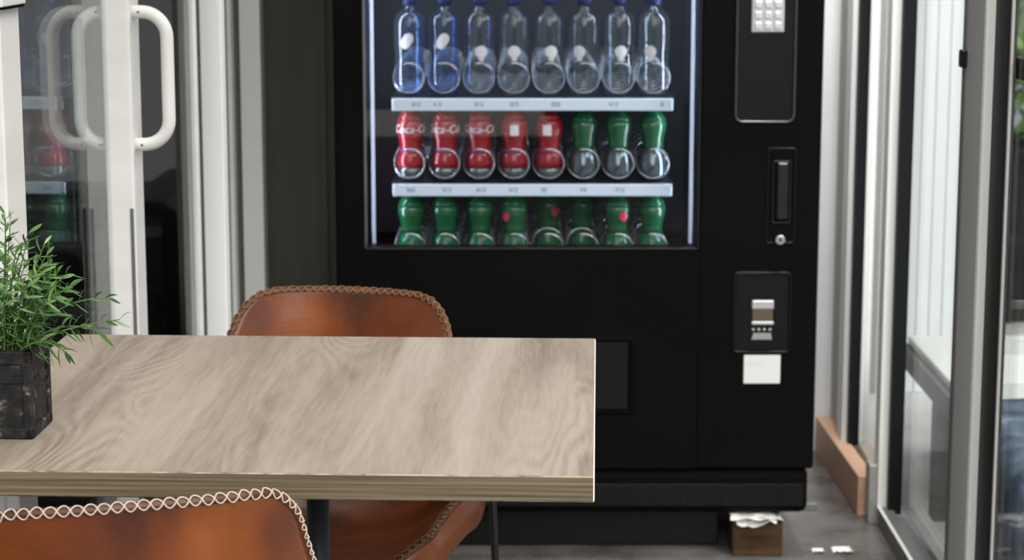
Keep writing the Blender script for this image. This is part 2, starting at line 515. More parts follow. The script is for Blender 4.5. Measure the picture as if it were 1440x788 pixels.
# base with rounded lower corners
VB().box(XL + .008, XR - .008, 4.362, 5.17, .094, .1935, .018, 4).build('base', M['machine'])
kp = VB().box(XL + .03, .615, 4.3575, 4.363, .112, .160, .001).build('vent_panel', M['black_plastic'])
v = VB()
for k in range(52):
    x = XL + .05 + k * .0176
    v.box(x, x + .007, 4.3565, 4.3585, .118, .152, .0005)
v.build('vent_slot', M['black_plastic'], kp)
# window trim, pane
wt = VB()
ring(wt, (WX0+WX1)/2, (WZ0+WZ1)/2, WX1-WX0+.004, WZ1-WZ0+.004, .006, .0035, 4.352, 4.347)
wt.build('window_trim', M['satin_black'])
VB().box(WX0 + .001, WX0 + .003, 4.352, 4.39, WZ0 + .002, WZ1 - .002).build('window_bead', M['trim_metal'])
VB().box(WX0 + .003, WX1 - .003, 4.372, 4.376, WZ0 + .002, WZ1 - .002).build('window_pane', M['machine_glass'])
# inside
for x0, x1 in ((WX0 - .026, WX0 - .020), (WX1 + .020, WX1 + .026)):
    VB().box(x0, x1, 4.41, 5.02, .60, 1.72).build('side_liner', M['liner_side'])
VB().box(WX0 - .02, WX1 + .02, 5.0, 5.02, .60, 1.72).box(WX0 - .02, WX1 + .02, 4.42, 5.0, 1.70, 1.72).build('rear_liner', M['liner'])
for x in (WX0 + .016, WX1 - .012):
    VB().tube([(x, 4.402, .668), (x, 4.402, 1.69)], .0034, 12).build('light_tube', M['tube'])
COLX = [-.2135 + .0728 * i for i in range(8)]
SHZ = [.972, .793, .614]
SPY = [(0, 4.4285), (.06, 4.4294), (.56, 4.4360), (.685, 4.4440), (.75, 4.4555), (.81, 4.474), (.935, 4.4965), (1.0601, 4.507)]
import itertools
def text_mesh(body, size, depth=.0004, shear=0.0, align='CENTER'):
    c = bpy.data.curves.new('text', 'FONT')
    c.body = body
    c.size = size
    c.extrude = depth
    c.shear = shear
    c.align_x = align
    c.align_y = 'CENTER'
    o = bpy.data.objects.new('text', c)
    COL.objects.link(o)
    dg = bpy.context.evaluated_depsgraph_get()
    me = bpy.data.meshes.new_from_object(o.evaluated_get(dg))
    bpy.data.objects.remove(o)
    bpy.data.curves.remove(c)
    m = bmesh.new()
    m.from_mesh(me)
    bpy.data.meshes.remove(me)
    return m
RT = Matrix.Rotation(PI/2, 4, 'X')
marks = [[(-.199, '412'), (-.155, 'V 5'), (-.069, '012'), (.005, '012'), (.091, '032'), (.210, 'V12'), (.311, '8')],
         [(-.211, '562'), (-.136, '012'), (-.065, 'A12'), (.003, '012'), (.067, '02'), (.149, 'V4'), (.225, 'V12')], []]
for r, z in enumerate(SHZ):
    sh = VB().box(-.252, .337, 4.425, 4.99, z - .006, z - .002).box(WX0 + .03, WX1 - .03, 4.99, 5.0, z - .006, z + .02).build('shelf', M['liner'])
    rl = VB().box(-.249, .334, 4.4195, 4.4255, z - .0285, z - .003, .002).build('price_rail', M['rail'], sh) if r < 2 else \
        VB().box(-.249, .334, 4.4195, 4.4255, z - .0285, z - .003, .002).build('price_rail', M['rail'], sh)
    if marks[r]:
        for x, t in marks[r]:
            mb = VB()
            mb.merge(text_mesh(t, .0125), mat=Matrix.Translation((x, 4.4193, z - .0155)) @ RT)
            mb.build('price_mark', M['ink'], sh)
    for x in COLX:
        pts = []
        n = 168
        for k in range(n + 1):
            t = 7 * k / n
            a = PI * .62 - 2 * PI * t
            turn = max(0, math.floor(t - .06))
            tt_ = t - turn
            for (t0, y0), (t1, y1) in zip(SPY, SPY[1:]):
                if t0 <= tt_ < t1: yy = y0 + (y1 - y0) * (tt_ - t0) / (t1 - t0) + .0776 * turn
            rr = .0310 + .0038 * (min(max((tt_ - .55) / .25, 0), 1) if tt_ < .93 else 1 - min((tt_ - .93) / .13, 1))
            pts.append((x + rr * math.cos(a), yy, z + .0385 + rr * math.sin(a)))
        VB().tube(pts, .0016, 6).build('spiral', M['wire'])
# right-hand control strip
cp = VB(); ring(cp, .516, 1.125, .124, .400, .018, .005, 4.3485, 4.3445)
cpo = cp.build('control_bezel', mat('bezel', (.035, .035, .037), .22, spec=.8))
c2 = VB(); plate(c2, .516, 1.125, .115, .391, .014, 4.352, 4.3490); c2.build('control_panel', M['black_plastic'])
k0 = VB(); plate(k0, .5185, 1.168, .066, .116, .003, 4.3492, 4.3452); ko = k0.build('keypad', M['keypad'])
for i, j in itertools.product(range(3), range(5)):
    kb = VB(); plate(kb, .4985 + .020 * i, 1.1235 + .0215 * j, .0135, .0145, .003, 4.3455, 4.3425, .0015)
    kb.build('key', M['key'], ko)
hb = VB(); ring(hb, .553, .775, .060, .200, .006, .004, 4.3495, 4.3470); hb.build('handle_bezel', M['black_plastic'])
hr = VB(); plate(hr, .553, .795, .036, .132, .004, 4.3495, 4.3480); hr.build('handle_recess', M['black_gap'])
hh = VB(); plate(hh, .5555, .785, .023, .118, .004, 4.3490, 4.3420, .003); ring(hh, .5535, .783, .038, .130, .005, .003, 4.3495, 4.3455); hh.build('handle', M['satin_black'])
lk = VB()
lk.tube([(.553, 4.3495, .684), (.553, 4.343, .684), (.553, 4.3415, .684)], [.0105, .0105, .009], 24)
lko = lk.build('lock', M['chrome'])
VB().tube([(.553, 4.3414, .684), (.553, 4.3408, .684)], .003, 12).build('keyhole', M['black_gap'], lko)
br = VB(); ring(br, .5185, .5305, .121, .172, .010, .005, 4.3495, 4.3460); plate(br, .5185, .5305, .112, .162, .006, 4.3505, 4.3490); br.build('bill_reader', M['black_plastic'])
b1 = VB().box(.497, .543, 4.343, 4.3492, .538, .5575, .003).build('bill_slot_top', M['steel'])
VB().box(.499, .541, 4.3455, 4.3492, .513, .538, .001).build('bill_slot', M['brown_slot'])
VB().box(.497, .543, 4.341, 4.3492, .5055, .513, .002).build('bill_slot_lip', M['steel'])
for k in range(4):
    VB().tube([(.5015 + k * .0115, 4.3492, .4955), (.5015 + k * .0115, 4.3465, .4955)], .0032, 12).build('indicator', M['chrome'])
tz = VB()
tz.grid([[Vector((.4975, 4.3465, .474)), Vector((.5405, 4.3465, .474))], [Vector((.501, 4.344, .4855)), Vector((.538, 4.344, .4855))],
         [Vector((.501, 4.3492, .4875)), Vector((.538, 4.3492, .4875))]], 0, False)
tz.build('coin_tray', M['steel'])
st = VB(); plate(st, .5215, .410, .076, .0605, .001, 4.3497, 4.3489, .0003)
so = tag(st.build('sticker', M['sticker']), 'white paper sticker')
VB().box(.490, .5225, 4.3486, 4.3489, .4225, .4245).box(.490, .5225, 4.3486, 4.3489, .4165, .4180).build('print_line', M['sticker_grey'], so)
# dispensing flap low in the door
fb = VB(); ring(fb, .0, .3955, .508, .166, .004, .010, 4.3498, 4.3465); fb.build('flap_frame', M['black_gap'])
ff = VB(); plate(ff, .0, .3955, .486, .144, .003, 4.3498, 4.3470, .002); ff.build('delivery_flap', M['black_plastic'])
VB().box(XL + .02, .445, 4.44, 5.16, .0005, .0935, .003).build('plinth', M['black_plastic'])
VB().box(.615, .650, 4.385, 4.40, .092, .110, .003).build('corner_bracket', M['grey_frame'])

# ------------------------------------------------------------------ bottles
def lathe_part(name, prof, m, parent, seg=28, mod=None):
    return MB().lathe(prof, 0, 0, 0, seg, 0, mod).build(name, m, parent)
def petal(a, z):
    return 1 - (.07 * (1 - min(z / .02, 1)) * (.5 + .5 * math.cos(5 * a)))
def wrap(m, r, ang0):
    """flat text in x,z bent round a cylinder of radius r facing -y"""
    for vtx in m.verts:
        x, y, z = vtx.co
        a = x / r + ang0
        vtx.co = Vector(((r + z) * math.sin(a), -(r + z) * math.cos(a), y))
    return m
def disc_patch(R, rad, zc, ang0, shape='disc'):
    m = bmesh.new()
    n = 20
    pts = []
    for k in range(n):
        a = 2 * PI * k / n
        if shape == 'disc':
            pts.append((rad * math.cos(a), rad * math.sin(a)))
        else:                                    # leaf-like drop
            rr = rad * (1 + .22 * math.cos(2 * a))
            pts.append((rr * math.cos(a + .9), rr * 1.1 * math.sin(a + .9)))
    rows = []
    for q in (.001, .35, .7, 1):
        rows.append([Vector((x * q, zc + y * q, .0006)) for x, y in pts])
    mb = MB(); mb.bm.free(); mb.bm = m
    mb.grid(rows, 0, True, False, True)
    return wrap(m, R, ang0)
WP = [(.0, .006), (.012, .003), (.022, .0005), (.0285, .004), (.0308, .014), (.0318, .030), (.0316, .046), (.0312, .062), (.0304, .073), (.0302, .079),
      (.0305, .086), (.0312, .096), (.0318, .112), (.0322, .130), (.0320, .148), (.0306, .159), (.0262, .168), (.0195, .1735), (.0140, .177), (.0130, .190)]
CAP = [(.0, .2045), (.0135, .2045), (.0145, .2035), (.0145, .1885), (.0132, .188)]
def water_bottle(name, label, blue, ang, group):
    r = tag(empty(name), label, 'bottle', group)
    lathe_part('body', WP, M['water_blue'] if blue else M['water'], r, 30, petal)
    lathe_part('cap', CAP, M['blue_cap'], r, 24)
    mb = MB()
    if blue:
        mb.merge(disc_patch(.0320, .0135, .114, ang, 'drop'), smooth=True)
    else:
        mb.merge(disc_patch(.0318, .0125, .092, ang), smooth=True)
        mb.merge(disc_patch(.0300, .0060, .078, ang), smooth=True)
    mb.build('label_mark', M['white_ink'], r)
    return r
CB = [(.0, .004), (.010, .002), (.019, .0005), (.0245, .003), (.0268, .010), (.0280, .018), (.0284, .027)]
CL = [(.0284, .027), (.0282, .040), (.0265, .052), (.0240, .0625)]
CM = [(.0240, .0625), (.0228, .070), (.0232, .078), (.0250, .086), (.0278, .098), (.0286, .110), (.0280, .120), (.0262, .128)]
CT = [(.0262, .128), (.0215, .137), (.0160, .145), (.0128, .150), (.0125, .153)]
CC = [(.0, .1665), (.0130, .1665), (.0138, .1655), (.0138, .1535), (.0125, .153)]
def cola_bottle(name, label, panel, ang):
    r = tag(empty(name), label, 'bottle', 'red-label cola bottles on the second shelf')
    lathe_part('base', CB, M['clear_base'], r, 30, petal)
    lathe_part('lower_body', CL, M['red_label'], r)
    lathe_part('label_sleeve', CM, M['red_label'], r)
    MB().lathe([(.0242, .0605), (.0247, .062), (.0241, .066), (.0237, .066)], 0, 0, 0).build('band', M['purple_band'], r)
    lathe_part('shoulder', CT, M['red_label'], r)
    lathe_part('cap', CC, M['red_cap'], r, 24)
    mb = MB()
    if panel:
        m = bmesh.new()
        k = MB(); k.bm.free(); k.bm = m
        rows = [[Vector((-.009 + .018 * i / 6, .096 + .022 * j / 4, .0006)) for i in range(7)] for j in range(5)]
        k.grid(rows, 0, True)
        mb.merge(wrap(m, .0288, ang), smooth=True)
        o = mb.build('nutrition_panel', M['white_ink'], r)
    else:
        m = text_mesh('Coca-Cola', .0235, .0003, .25)
        bmesh.ops.subdivide_edges(m, edges=[e for e in m.edges if e.calc_length() > .004], cuts=1)
        bmesh.ops.translate(m, verts=m.verts, vec=(.004, .1085, .0006))
        mb.merge(wrap(m, .0287, ang))
        mb.build('script_lettering', M['white_ink'], r)
    return r
GB = [(.0, .004), (.010, .002), (.019, .0005), (.0250, .003), (.0285, .010), (.0295, .022), (.0290, .036), (.0262, .050), (.0225, .066)]
GM = [(.0225, .066), (.0215, .076), (.0222, .086), (.0245, .097), (.0272, .107), (.0280, .116), (.0276, .124)]
GT = [(.0276, .124), (.0255, .131), (.0200, .139), (.0150, .146), (.0128, .150), (.0125, .153)]
def green_bottle(name, label, group, dot=None, label_low=True):
    r = tag(empty(name), label, 'bottle', group)
    lathe_part('base', GB, M['green'] if not label_low else M['clear_base'], r, 30, petal)
    lathe_part('body', GM, M['green_dark'], r)
    lathe_part('shoulder', GT, M['green'], r)
    lathe_part('cap', CC, M['green_cap'], r, 24)
    if dot is not None:
        MB_ = MB(); MB_.merge(disc_patch(.0272, .0095, .103, dot), smooth=True)
        MB_.build('label_dot', M['red_dot'], r)
    return r
ORD = ['first', 'second', 'third', 'fourth', 'fifth', 'sixth', 'seventh', 'eighth']
for i, x in enumerate(COLX):
    p = ORD[i] + ' from the left'
    if i < 2:
        b = water_bottle('water_bottle', 'blue-tinted water bottle, %s on the top shelf' % p, True, (-.15, -.1)[i], 'water bottles on the top shelf')
    else:
        b = water_bottle('water_bottle', 'clear water bottle with white mark, %s on the top shelf' % p, False, (.15, .0, .12, -.35, .1, -.3)[i - 2], 'water bottles on the top shelf')
    b.location = (x, 4.470, SHZ[0] + .0003)
    b.rotation_euler = (0, 0, random.uniform(-.3, .3) * 0)
for i, x in enumerate(COLX):
    p = ORD[i] + ' from the left'
    if i < 5:
        b = cola_bottle('cola_bottle', ('red cola bottle, white panel showing, %s on the second shelf' if i > 2 else 'red cola bottle, script lettering showing, %s on the second shelf') % p, i > 2, (.2, -.1, .05, .0, -.15)[i])
    else:
        b = green_bottle('soda_bottle', 'green soda bottle with clear base, %s on the second shelf' % p, 'green soda bottles on the second shelf')
    b.location = (x, 4.470, SHZ[1] + .0003)
for i, x in enumerate(COLX):
    p = ORD[i] + ' from the left'
    back = i in (4, 5)
    dot = {3: -.75, 4: .6, 6: .45}.get(i)
    b = green_bottle('soda_bottle', 'green soda bottle %s, %s on the bottom visible shelf' % ('set back one place' if back else 'with a red dot' if dot else 'at the front', p),
                     'green soda bottles on the bottom shelf', dot, False)
    b.location = (x, 4.5476 if back else 4.470, SHZ[2] + .0003)

# wooden block and paper under the machine's right front corner
bl = MB().box(-.053, .053, -.05, .05, 0, .080, .003).build('wooden_block', M['block'])
bl.location = (.521, 4.412, 0)
tag(bl, 'rough brown wooden block on the floor under the black machine', 'block')
pw = MB()
random.seed(3)
for k in range(3):
    rows = []
    for i in range(9):
        row = []
        for j in range(7):
            x, y = -.034 + .085 * i / 8 - .012 * k, -.056 + .06 * j / 6
            zz = .0815 + .0035 * k + .0035 * math.sin(i * 1.3 + k * 2) * math.sin(j * .9 + k) + (-.010 * (1 - j / 2) * (0.4 + math.sin(i * .7 + k)) if j < 2 and k < 2 else 0)
            row.append(Vector((x + random.uniform(-.002, .002), y - .004 * k, max(zz, .0795) if j >= 2 else zz)))
        rows.append(row)
    pw.grid(rows, 0, False)
po = pw.build('folded_paper', M['paper'])
po.location = (.521, 4.405, 0)
md = po.modifiers.new('thick', 'SOLIDIFY'); md.thickness = .0012
tag(po, 'crumpled white paper wedged on top of the brown wooden block', 'paper')
for i, (x, y, s_, lab) in enumerate(((.707, 4.40, .020, 'larger white stand-in for a sun dapple on the grey floor beside the right glass wall'), (.655, 4.395, .012, 'smaller white stand-in for a sun dapple on the grey floor near the wooden block'))):
    sp = MB()  # raised white patch standing in for a sun dapple on the floor
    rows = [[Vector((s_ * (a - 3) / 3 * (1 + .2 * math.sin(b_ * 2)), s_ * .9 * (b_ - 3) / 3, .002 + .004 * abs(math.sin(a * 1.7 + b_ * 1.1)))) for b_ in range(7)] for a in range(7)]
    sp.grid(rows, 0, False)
    so_ = sp.build('sun_dapple_patch', M['paper'])
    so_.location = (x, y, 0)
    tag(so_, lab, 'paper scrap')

# ------------------------------------------------------------------ table
TA = -math.radians(2.3)
tb = tag(empty('table', (-.279, 2.655, 0), TA), 'square table with grey-brown oak grain top on a dark column', 'table')
TW, TD = .770, .752
tt = MB()
m = bmesh.new(); bmesh.ops.create_cube(m, size=1)
for vtx in m.verts: vtx.co = Vector((vtx.co.x * TW, vtx.co.y * TD, .735 + vtx.co.z * .030))
rr = bmesh.ops.bevel(m, geom=list(m.edges), offset=.0016, segments=1, affect='EDGES')
m.faces.ensure_lookup_table()
m.normal_update()
for f in m.faces:
    n = f.normal
    f.material_index = 0 if abs(n.z) > .95 else 1 if max(abs(n.x), abs(n.y)) > .95 else 2 if abs(n.x) > .3 else 3
tt.bm.free(); tt.bm = m
tto = tt.build('tabletop', [M['top'], M['band'], M['pale'], M['band_lip']], tb)
MB().tube([(.032, -.02, .008), (.032, -.02, .715)], .0145, 24).build('column', M['column'], tb)
MB().box(-.14, .15, -.16, .12, .706, .7195, .003).build('mounting_plate', M['black_metal'], tb)
MB().lathe([(.0, .012), (.03, .012), (.052, .009), (.055, .006), (.055, 0)], .032, -.02, 0.0005, 40).build('base_plate', M['black_metal'], tb)

# ------------------------------------------------------------------ chairs
def catmull(P, n):
    out = []
    P = [P[0] * 2 - P[1]] + P + [P[-1] * 2 - P[-2]]
    for i in range(1, len(P) - 2):
        for k in range(n):
            t = k / n
            a, b, c, d = P[i-1], P[i], P[i+1], P[i+2]
            out.append(.5 * ((2*b) + (c-a)*t + (2*a-5*b+4*c-d)*t*t + (3*b-a-3*c+d)*t**3))
    out.append(P[-2].copy())
    return out
def lerp_tab(tab, s):
    for (s0, v0), (s1, v1) in zip(tab, tab[1:]):
        if s <= s1:
            t = max(0, (s - s0) / (s1 - s0)); t = t * t * (3 - 2 * t)
            return v0 + (v1 - v0) * t
    return tab[-1][1]
CHP = [Vector((0, y, z)) for y, z in ((-.235, .445), (-.19, .458), (-.10, .452), (.0, .436), (.09, .428), (.155, .438), (.198, .485), (.222, .56), (.240, .64), (.250, .705), (.258, .765))]
def chair_surface():
    prof = catmull(CHP, 12)
    cum = [0]
    for a, b in zip(prof, prof[1:]): cum.append(cum[-1] + (b - a).length)
    Ltot = cum[-1]
    def at_s(s):
        for i in range(len(cum) - 1):
            if s <= cum[i+1] + 1e-9:
                t = (s - cum[i]) / (cum[i+1] - cum[i]); return prof[i].lerp(prof[i+1], t), (prof[i+1] - prof[i]).normalized()
        return prof[-1], (prof[-1] - prof[-2]).normalized()
    W = [(0, .192), (.12, .216), (.30, .238), (.45, .232), (.58, .196), (Ltot, .160)]
    LF = [(0, .012), (.10, .045), (.24, .085), (.36, .115), (.46, .115), (.58, .080), (Ltot, .040)]
    rt, rf = .048, .12
    NS, NU = 64, 37
    # denser rows at both ends
    rows = []
    for i in range(NS):
        q = .5 - .5 * math.cos(PI * i / (NS - 1))
        q = .6 * q + .4 * i / (NS - 1)
        s = q * Ltot
        p, t = at_s(s)
        n = Vector((0, -t.z, t.y))
        w0 = lerp_tab(W, s)
        w = w0
        e = Ltot - s
        if e < rt: w -= rt - math.sqrt(max(rt*rt - (rt - e)**2, 0))
        if s < rf: w -= rf - math.sqrt(max(rf*rf - (rf - s)**2, 0))
        lf = lerp_tab(LF, s)
        row = []
        for k in range(NU):
            u = -1 + 2 * k / (NU - 1)
            x = u * w
            un = abs(x) / w0
            crown = .006 * (1 - un * un) * max(0, (s - (Ltot - .12)) / .12)
            row.append(p + Vector((x, 0, 0)) + n * (lf * un ** 2.6) + Vector((0, 0, crown)))
        rows.append(row)
    return rows
def make_chair(name, thread, tilt):
    root = empty(name)
    R = chair_surface()
    nr, nu = len(R), len(R[0])
    TH = .0085
    nor = []
    for i in range(nr):
        row = []
        for k in range(nu):
            ds = R[min(i+1, nr-1)][k] - R[max(i-1, 0)][k]
            du = R[i][min(k+1, nu-1)] - R[i][max(k-1, 0)]
            row.append(du.cross(ds).normalized())
        nor.append(row)
    mb = MB()
    A = mb.grid(R)
    B = mb.grid([[R[i][k] - nor[i][k] * TH for k in range(nu)] for i in range(nr)])
    bidx = [(0, k) for k in range(nu)] + [(i, nu-1) for i in range(1, nr)] + [(nr-1, k) for k in range(nu-2, -1, -1)] + [(i, 0) for i in range(nr-2, 0, -1)]
    for (i, k), (i2, k2) in zip(bidx, bidx[1:] + bidx[:1]):
        f = mb.bm.faces.new((A[i][k], A[i2][k2], B[i2][k2], B[i][k])); f.smooth = True
    mb.build('seat_shell', M['leather'], root)
    # rim roll, resampled evenly
    rim = [R[i][k] - nor[i][k] * TH * .5 for i, k in bidx]
    cum = [0]
    loop = rim + rim[:1]
    for a, b in zip(loop, loop[1:]): cum.append(cum[-1] + (b - a).length)
    Lr = cum[-1]
    N = 1000
    pts = []
    j = 0
    for q in range(N):
        s = Lr * q / N
        while cum[j+1] < s: j += 1
        t = (s - cum[j]) / max(cum[j+1] - cum[j], 1e-9)
        pts.append(loop[j].lerp(loop[j+1], t))
    for _ in range(4):
        pts = [(pts[i-1] + pts[i] * 2 + pts[(i+1) % N]) / 4 for i in range(N)]
    mb = MB(); mb.tube(pts[::4], .0055, 10, closed=True)
    rim_o = mb.build('edge_roll', M['rim'], root)
    # leather turned outwards and down along both arms
    for k, sx in ((0, -1), (nu - 1, 1)):
        ids = [i for i in range(nr) if 3 <= i <= nr * .60]
        rows = []
        for q, i in enumerate(ids):
            e = math.sin(PI * min(1, max(0, (q + .5) / len(ids)))) ** .6
            p = R[i][k] - nor[i][k] * TH * .5
            t = (R[min(i+1, nr-1)][k] - R[max(i-1, 0)][k]).normalized()
            o_ = Vector((t.y, -t.x, 0)) * 1.0
            o_ = o_.normalized() if o_.length > 1e-3 else Vector((sx, 0, 0))
            if o_.x * sx < 0: o_ = -o_
            row = []
            for c in range(7):
                w_ = c / 6
                row.append(p + o_ * (.015 * e * math.sin(w_ * PI / 2)) - Vector((0, 0, 1)) * (.048 * e * (1 - math.cos(w_ * PI / 2 * 1.0))) )
            for c in range(6, -1, -1):
                row.append(row[c] - o_ * .004 - Vector((0, 0, .003)))
            rows.append(row)
        fl = MB(); fl.grid(rows, 0, True, False, True)
        fl.build('arm_flange', M['leather'], root)
    # cross stitch: two strands weaving across each other along the edge
    turns = round(Lr / .0262)
    ctr = sum(pts, Vector()) / N
    out_n = [-nor[i][k] for i, k in bidx]
    frames = []
    for i in range(N):
        t = (pts[(i+1) % N] - pts[i-1]).normalized()
        ref = (pts[i] - ctr); ref = (ref - t * ref.dot(t)).normalized()
        bi = t.cross(ref)
        s_ = Lr * i / N
        jj = min(range(len(cum) - 1), key=lambda q: abs(cum[q] - s_))
        # edge direction: across the face normal, away from the middle of the shell
        on = out_n[jj]; on = (on - t * on.dot(t)).normalized()
        ed = on.cross(t)
        if ed.dot(ref) < 0: ed = -ed
        frames.append((ed, on))
    for _ in range(12):
        frames = [((frames[i-1][0] + frames[i][0] * 2 + frames[(i+1) % N][0]).normalized(),
                   (frames[i-1][1] + frames[i][1] * 2 + frames[(i+1) % N][1]).normalized()) for i in range(N)]
    st = MB()
    for sg in (1, -1):
        hp = []
        n = turns * 14
        for q in range(n):
            f = q * N / n
            i = int(f) % N; g = f - int(f)
            p = pts[i].lerp(pts[(i+1) % N], g)
            a = math.radians(tilt) + sg * 1.02 * math.sin(2 * PI * turns * q / n)
            hp.append(p + (frames[i][0] * math.cos(a) + frames[i][1] * math.sin(a)) * (.0064 + sg * .0003))
        st.tube(hp, .0009, 5, closed=True)
    st.build('cross_stitch', thread, root)
    # wire base
    for sx in (-1, 1):
        for fy, ty in ((-.205, -.11), (.215, .10)):
            if fy < 0:
                path = [(sx * .205, fy, .006), (sx * .195, fy * .95, .375), (sx * .187, fy * .92, .395), (sx * .17, fy * .87, .403), (sx * .112, ty * .95, .409)]
            else:
                path = [(sx * .252, .235, .006), (sx * .238, .212, .455), (sx * .230, .207, .478), (sx * .212, .200, .488), (sx * .175, .203, .490)]
            MB().tube(path, .0062, 12).build('leg', M['black_metal'], root)
    MB().tube([(-.118, -.11, .409), (.118, -.11, .409), (.118, .10, .409), (-.118, .10, .409)], .006, 10, closed=True)\
        .box(-.10, .10, -.10, .095, .411, .414).build('seat_frame', M['black_metal'], root)
    return root
far = make_chair('leather_chair', M['thread_dark'], -55)
far.location = (-.304, 3.03, 0)
far.rotation_euler = (0, 0, -math.radians(11))
tag(far, 'tan leather bucket chair behind the table, facing the camera in front of the vending machine', 'chair', 'leather chairs at the table')
near = make_chair('leather_chair', M['thread'], 50)
near.location = (-.452, 2.325, 0)
near.rotation_euler = (0, 0, math.radians(180 + 18))
tag(near, 'tan leather bucket chair with pale cross-stitched rim in the foreground, back to the camera', 'chair', 'leather chairs at the table')

# ------------------------------------------------------------------ potted plant
pp = tag(empty('potted_plant', (-.603, 2.472, .7505), TA), 'leafy green sprig plant in a square distressed black wooden pot on the table', 'potted plant')
h_, w_ = .105, .045
bx = MB()
for sx, sy in ((1, 0), (-1, 0), (0, 1), (0, -1)):
    if sx: bx.box(*(sorted((sx*w_*.93, sx*(w_-.010)))), -w_+.002, w_-.002, 0.004, h_-.003)
    else: bx.box(-w_+.002, w_-.002, *(sorted((sy*w_*.93, sy*(w_-.010)))), 0.004, h_-.003)
bx.box(-w_+.003, w_-.003, -w_+.003, w_-.003, 0.003, .012)
pbo = bx.build('pot', M['planter'], pp)
fr = MB()
for sx in (-1, 1):
    for sy in (-1, 1):
        fr.box(*sorted((sx*w_, sx*(w_-.011))), *sorted((sy*w_, sy*(w_-.011))), 0, h_, .0015)
for z0, z1 in ((0, .013), (h_-.016, h_)):
    for s_ in (-1, 1):
        fr.box(-w_, w_, *sorted((s_*w_, s_*(w_-.009))), z0, z1, .0015)
        fr.box(*sorted((s_*w_, s_*(w_-.009))), -w_, w_, z0, z1, .0015)
for s_ in (-1, 1):
    fr.box(-w_+.01, w_-.01, *sorted((s_*(w_-.001), s_*(w_-.009))), .066, .074, .001)
    fr.box(*sorted((s_*(w_-.001), s_*(w_-.009))), -w_+.01, w_-.01, .060, .068, .001)
fr.build('pot_frame', M['planter'], pp)
MB().box(-w_+.008, w_-.008, -w_+.008, w_-.008, .075, .094, .004).build('soil', M['soil'], pp)
def leaf(mb, p, d, up, ln, wd, mi=0):
    d = d.normalized(); side = d.cross(up)
    side = side.normalized() if side.length > 1e-4 else Vector((1, 0, 0))
    u2 = side.cross(d)
    rows = []
    for t, ww in ((0, .25), (.2, .75), (.45, 1), (.7, .8), (.9, .4), (1, .04)):
        c = p + d * ln * t + u2 * (ln * .16 * math.sin(t * 2.2)) - Vector((0, 0, ln * .22 * t * t))
        rows.append([c - side * wd * ww, c - u2 * wd * .3 * ww, c + side * wd * ww])
    mb.grid(rows, mi, True)
random.seed(21)
def sprig(base, ctrl, tip, ln0, pale):
    mb = MB()
    pts = []
    for k in range(14):
        t = k / 13
        pts.append(base * (1-t)**2 + ctrl * 2*t*(1-t) + tip * t*t)
    mb.tube(pts, [.0014 - .0008 * k / 13 for k in range(14)], 6, 1)
    ang = random.uniform(0, 6)
    n = 20
    for k in range(n):
        t = .12 + .88 * k / (n - 1)
        i = min(int(t * 13), 12); g = t * 13 - i
        p = pts[i].lerp(pts[i+1], g)
        tg = (pts[i+1] - pts[i]).normalized()
        ref = Vector((0, 0, 1)) if abs(tg.z) < .9 else Vector((1, 0, 0))
        a_ = (ref - tg * ref.dot(tg)).normalized(); b_ = tg.cross(a_)
        ang += 2.4
        rad = a_ * math.cos(ang) + b_ * math.sin(ang)
        sp = .85 if t < .9 else .4
        leaf(mb, p, tg * .75 + rad * sp, rad.cross(tg).cross(tg * .75 + rad * sp) * -1, ln0 * random.uniform(.9, 1.35) * (1 - .35 * t), .0023 * random.uniform(.8, 1.25), 2 if random.random() < pale else 0)
    mb.build('sprig', [M['leaf'], M['stem'], M['leaf_pale']], pp)
tips = []
for k in range(36):
    a = random.uniform(0, 2 * PI)
    sprd = math.sqrt(random.random())
    tips.append((a, sprd))
for a, sprd in tips:
    base = Vector((.026 * sprd * math.cos(a), .026 * sprd * math.sin(a), .09))
    hh_ = .165 - .085 * sprd + random.uniform(-.02, .015)
    tip = Vector(((.028 + .068 * sprd) * math.cos(a) * sprd ** .3, (.028 + .068 * sprd) * math.sin(a) * sprd ** .3, .09 + max(hh_, .03)))
    ctrl = base * .6 + tip * .35 + Vector((0, 0, .045))
    sprig(base, ctrl, tip, .026, .16)
for tip, c in (((.128, .01, .158), (.06, .0, .165)), ((.142, -.005, .136), (.05, -.01, .125)), ((.112, .03, .112), (.06, .02, .14)), ((.012, -.01, .262), (.01, 0, .18)),
               ((.085, -.03, .10), (.05, -.03, .13)), ((.055, .0, .225), (.03, .0, .17)), ((.032, .02, .235), (.0, .02, .18))):
    sprig(Vector((c[0] * .3, c[1] * .5, .09)), Vector(c), Vector(tip), .026, .12)

# ------------------------------------------------------------------ beyond the left glass: dim room with black seating
struct(MB().box(-4, -.62, 6.35, 6.45, 0, 2.45).build('wall_far', M['grey_wall']))
sf = tag(empty('sofa', (-1.63, 5.52, 0)), 'black leather sofa standing behind the left glass door', 'sofa')
MB().box(-.80, .80, -.40, .36, .12, .42, .05, 4).build('base', M['sofa'], sf)
for x in (-.38, .38):
    MB().box(x - .37, x + .37, -.42, .16, .40, .53, .045, 4).build('seat_cushion', M['sofa'], sf)
    MB().box(x - .37, x + .37, .08, .34, .40, .615, .05, 4).build('back_cushion', M['sofa'], sf)
for s_ in (-1, 1):
    MB().box(*sorted((s_*.64, s_*.84)), -.44, .36, .12, .655, .08, 5).build('arm', M['sofa'], sf)
    for y in (-.34, .30):
        MB().box(s_*.74-.02, s_*.74+.02, y-.02, y+.02, 0, .125, .003).build('foot', M['black_metal'], sf)
bc = tag(empty('armchair', (-1.04, 4.56, 0), .5), 'black high-backed armchair just behind the left glass door', 'armchair')
MB().box(-.26, .20, -.28, .28, .14, .42, .05, 4).build('seat', M['sofa'], bc)
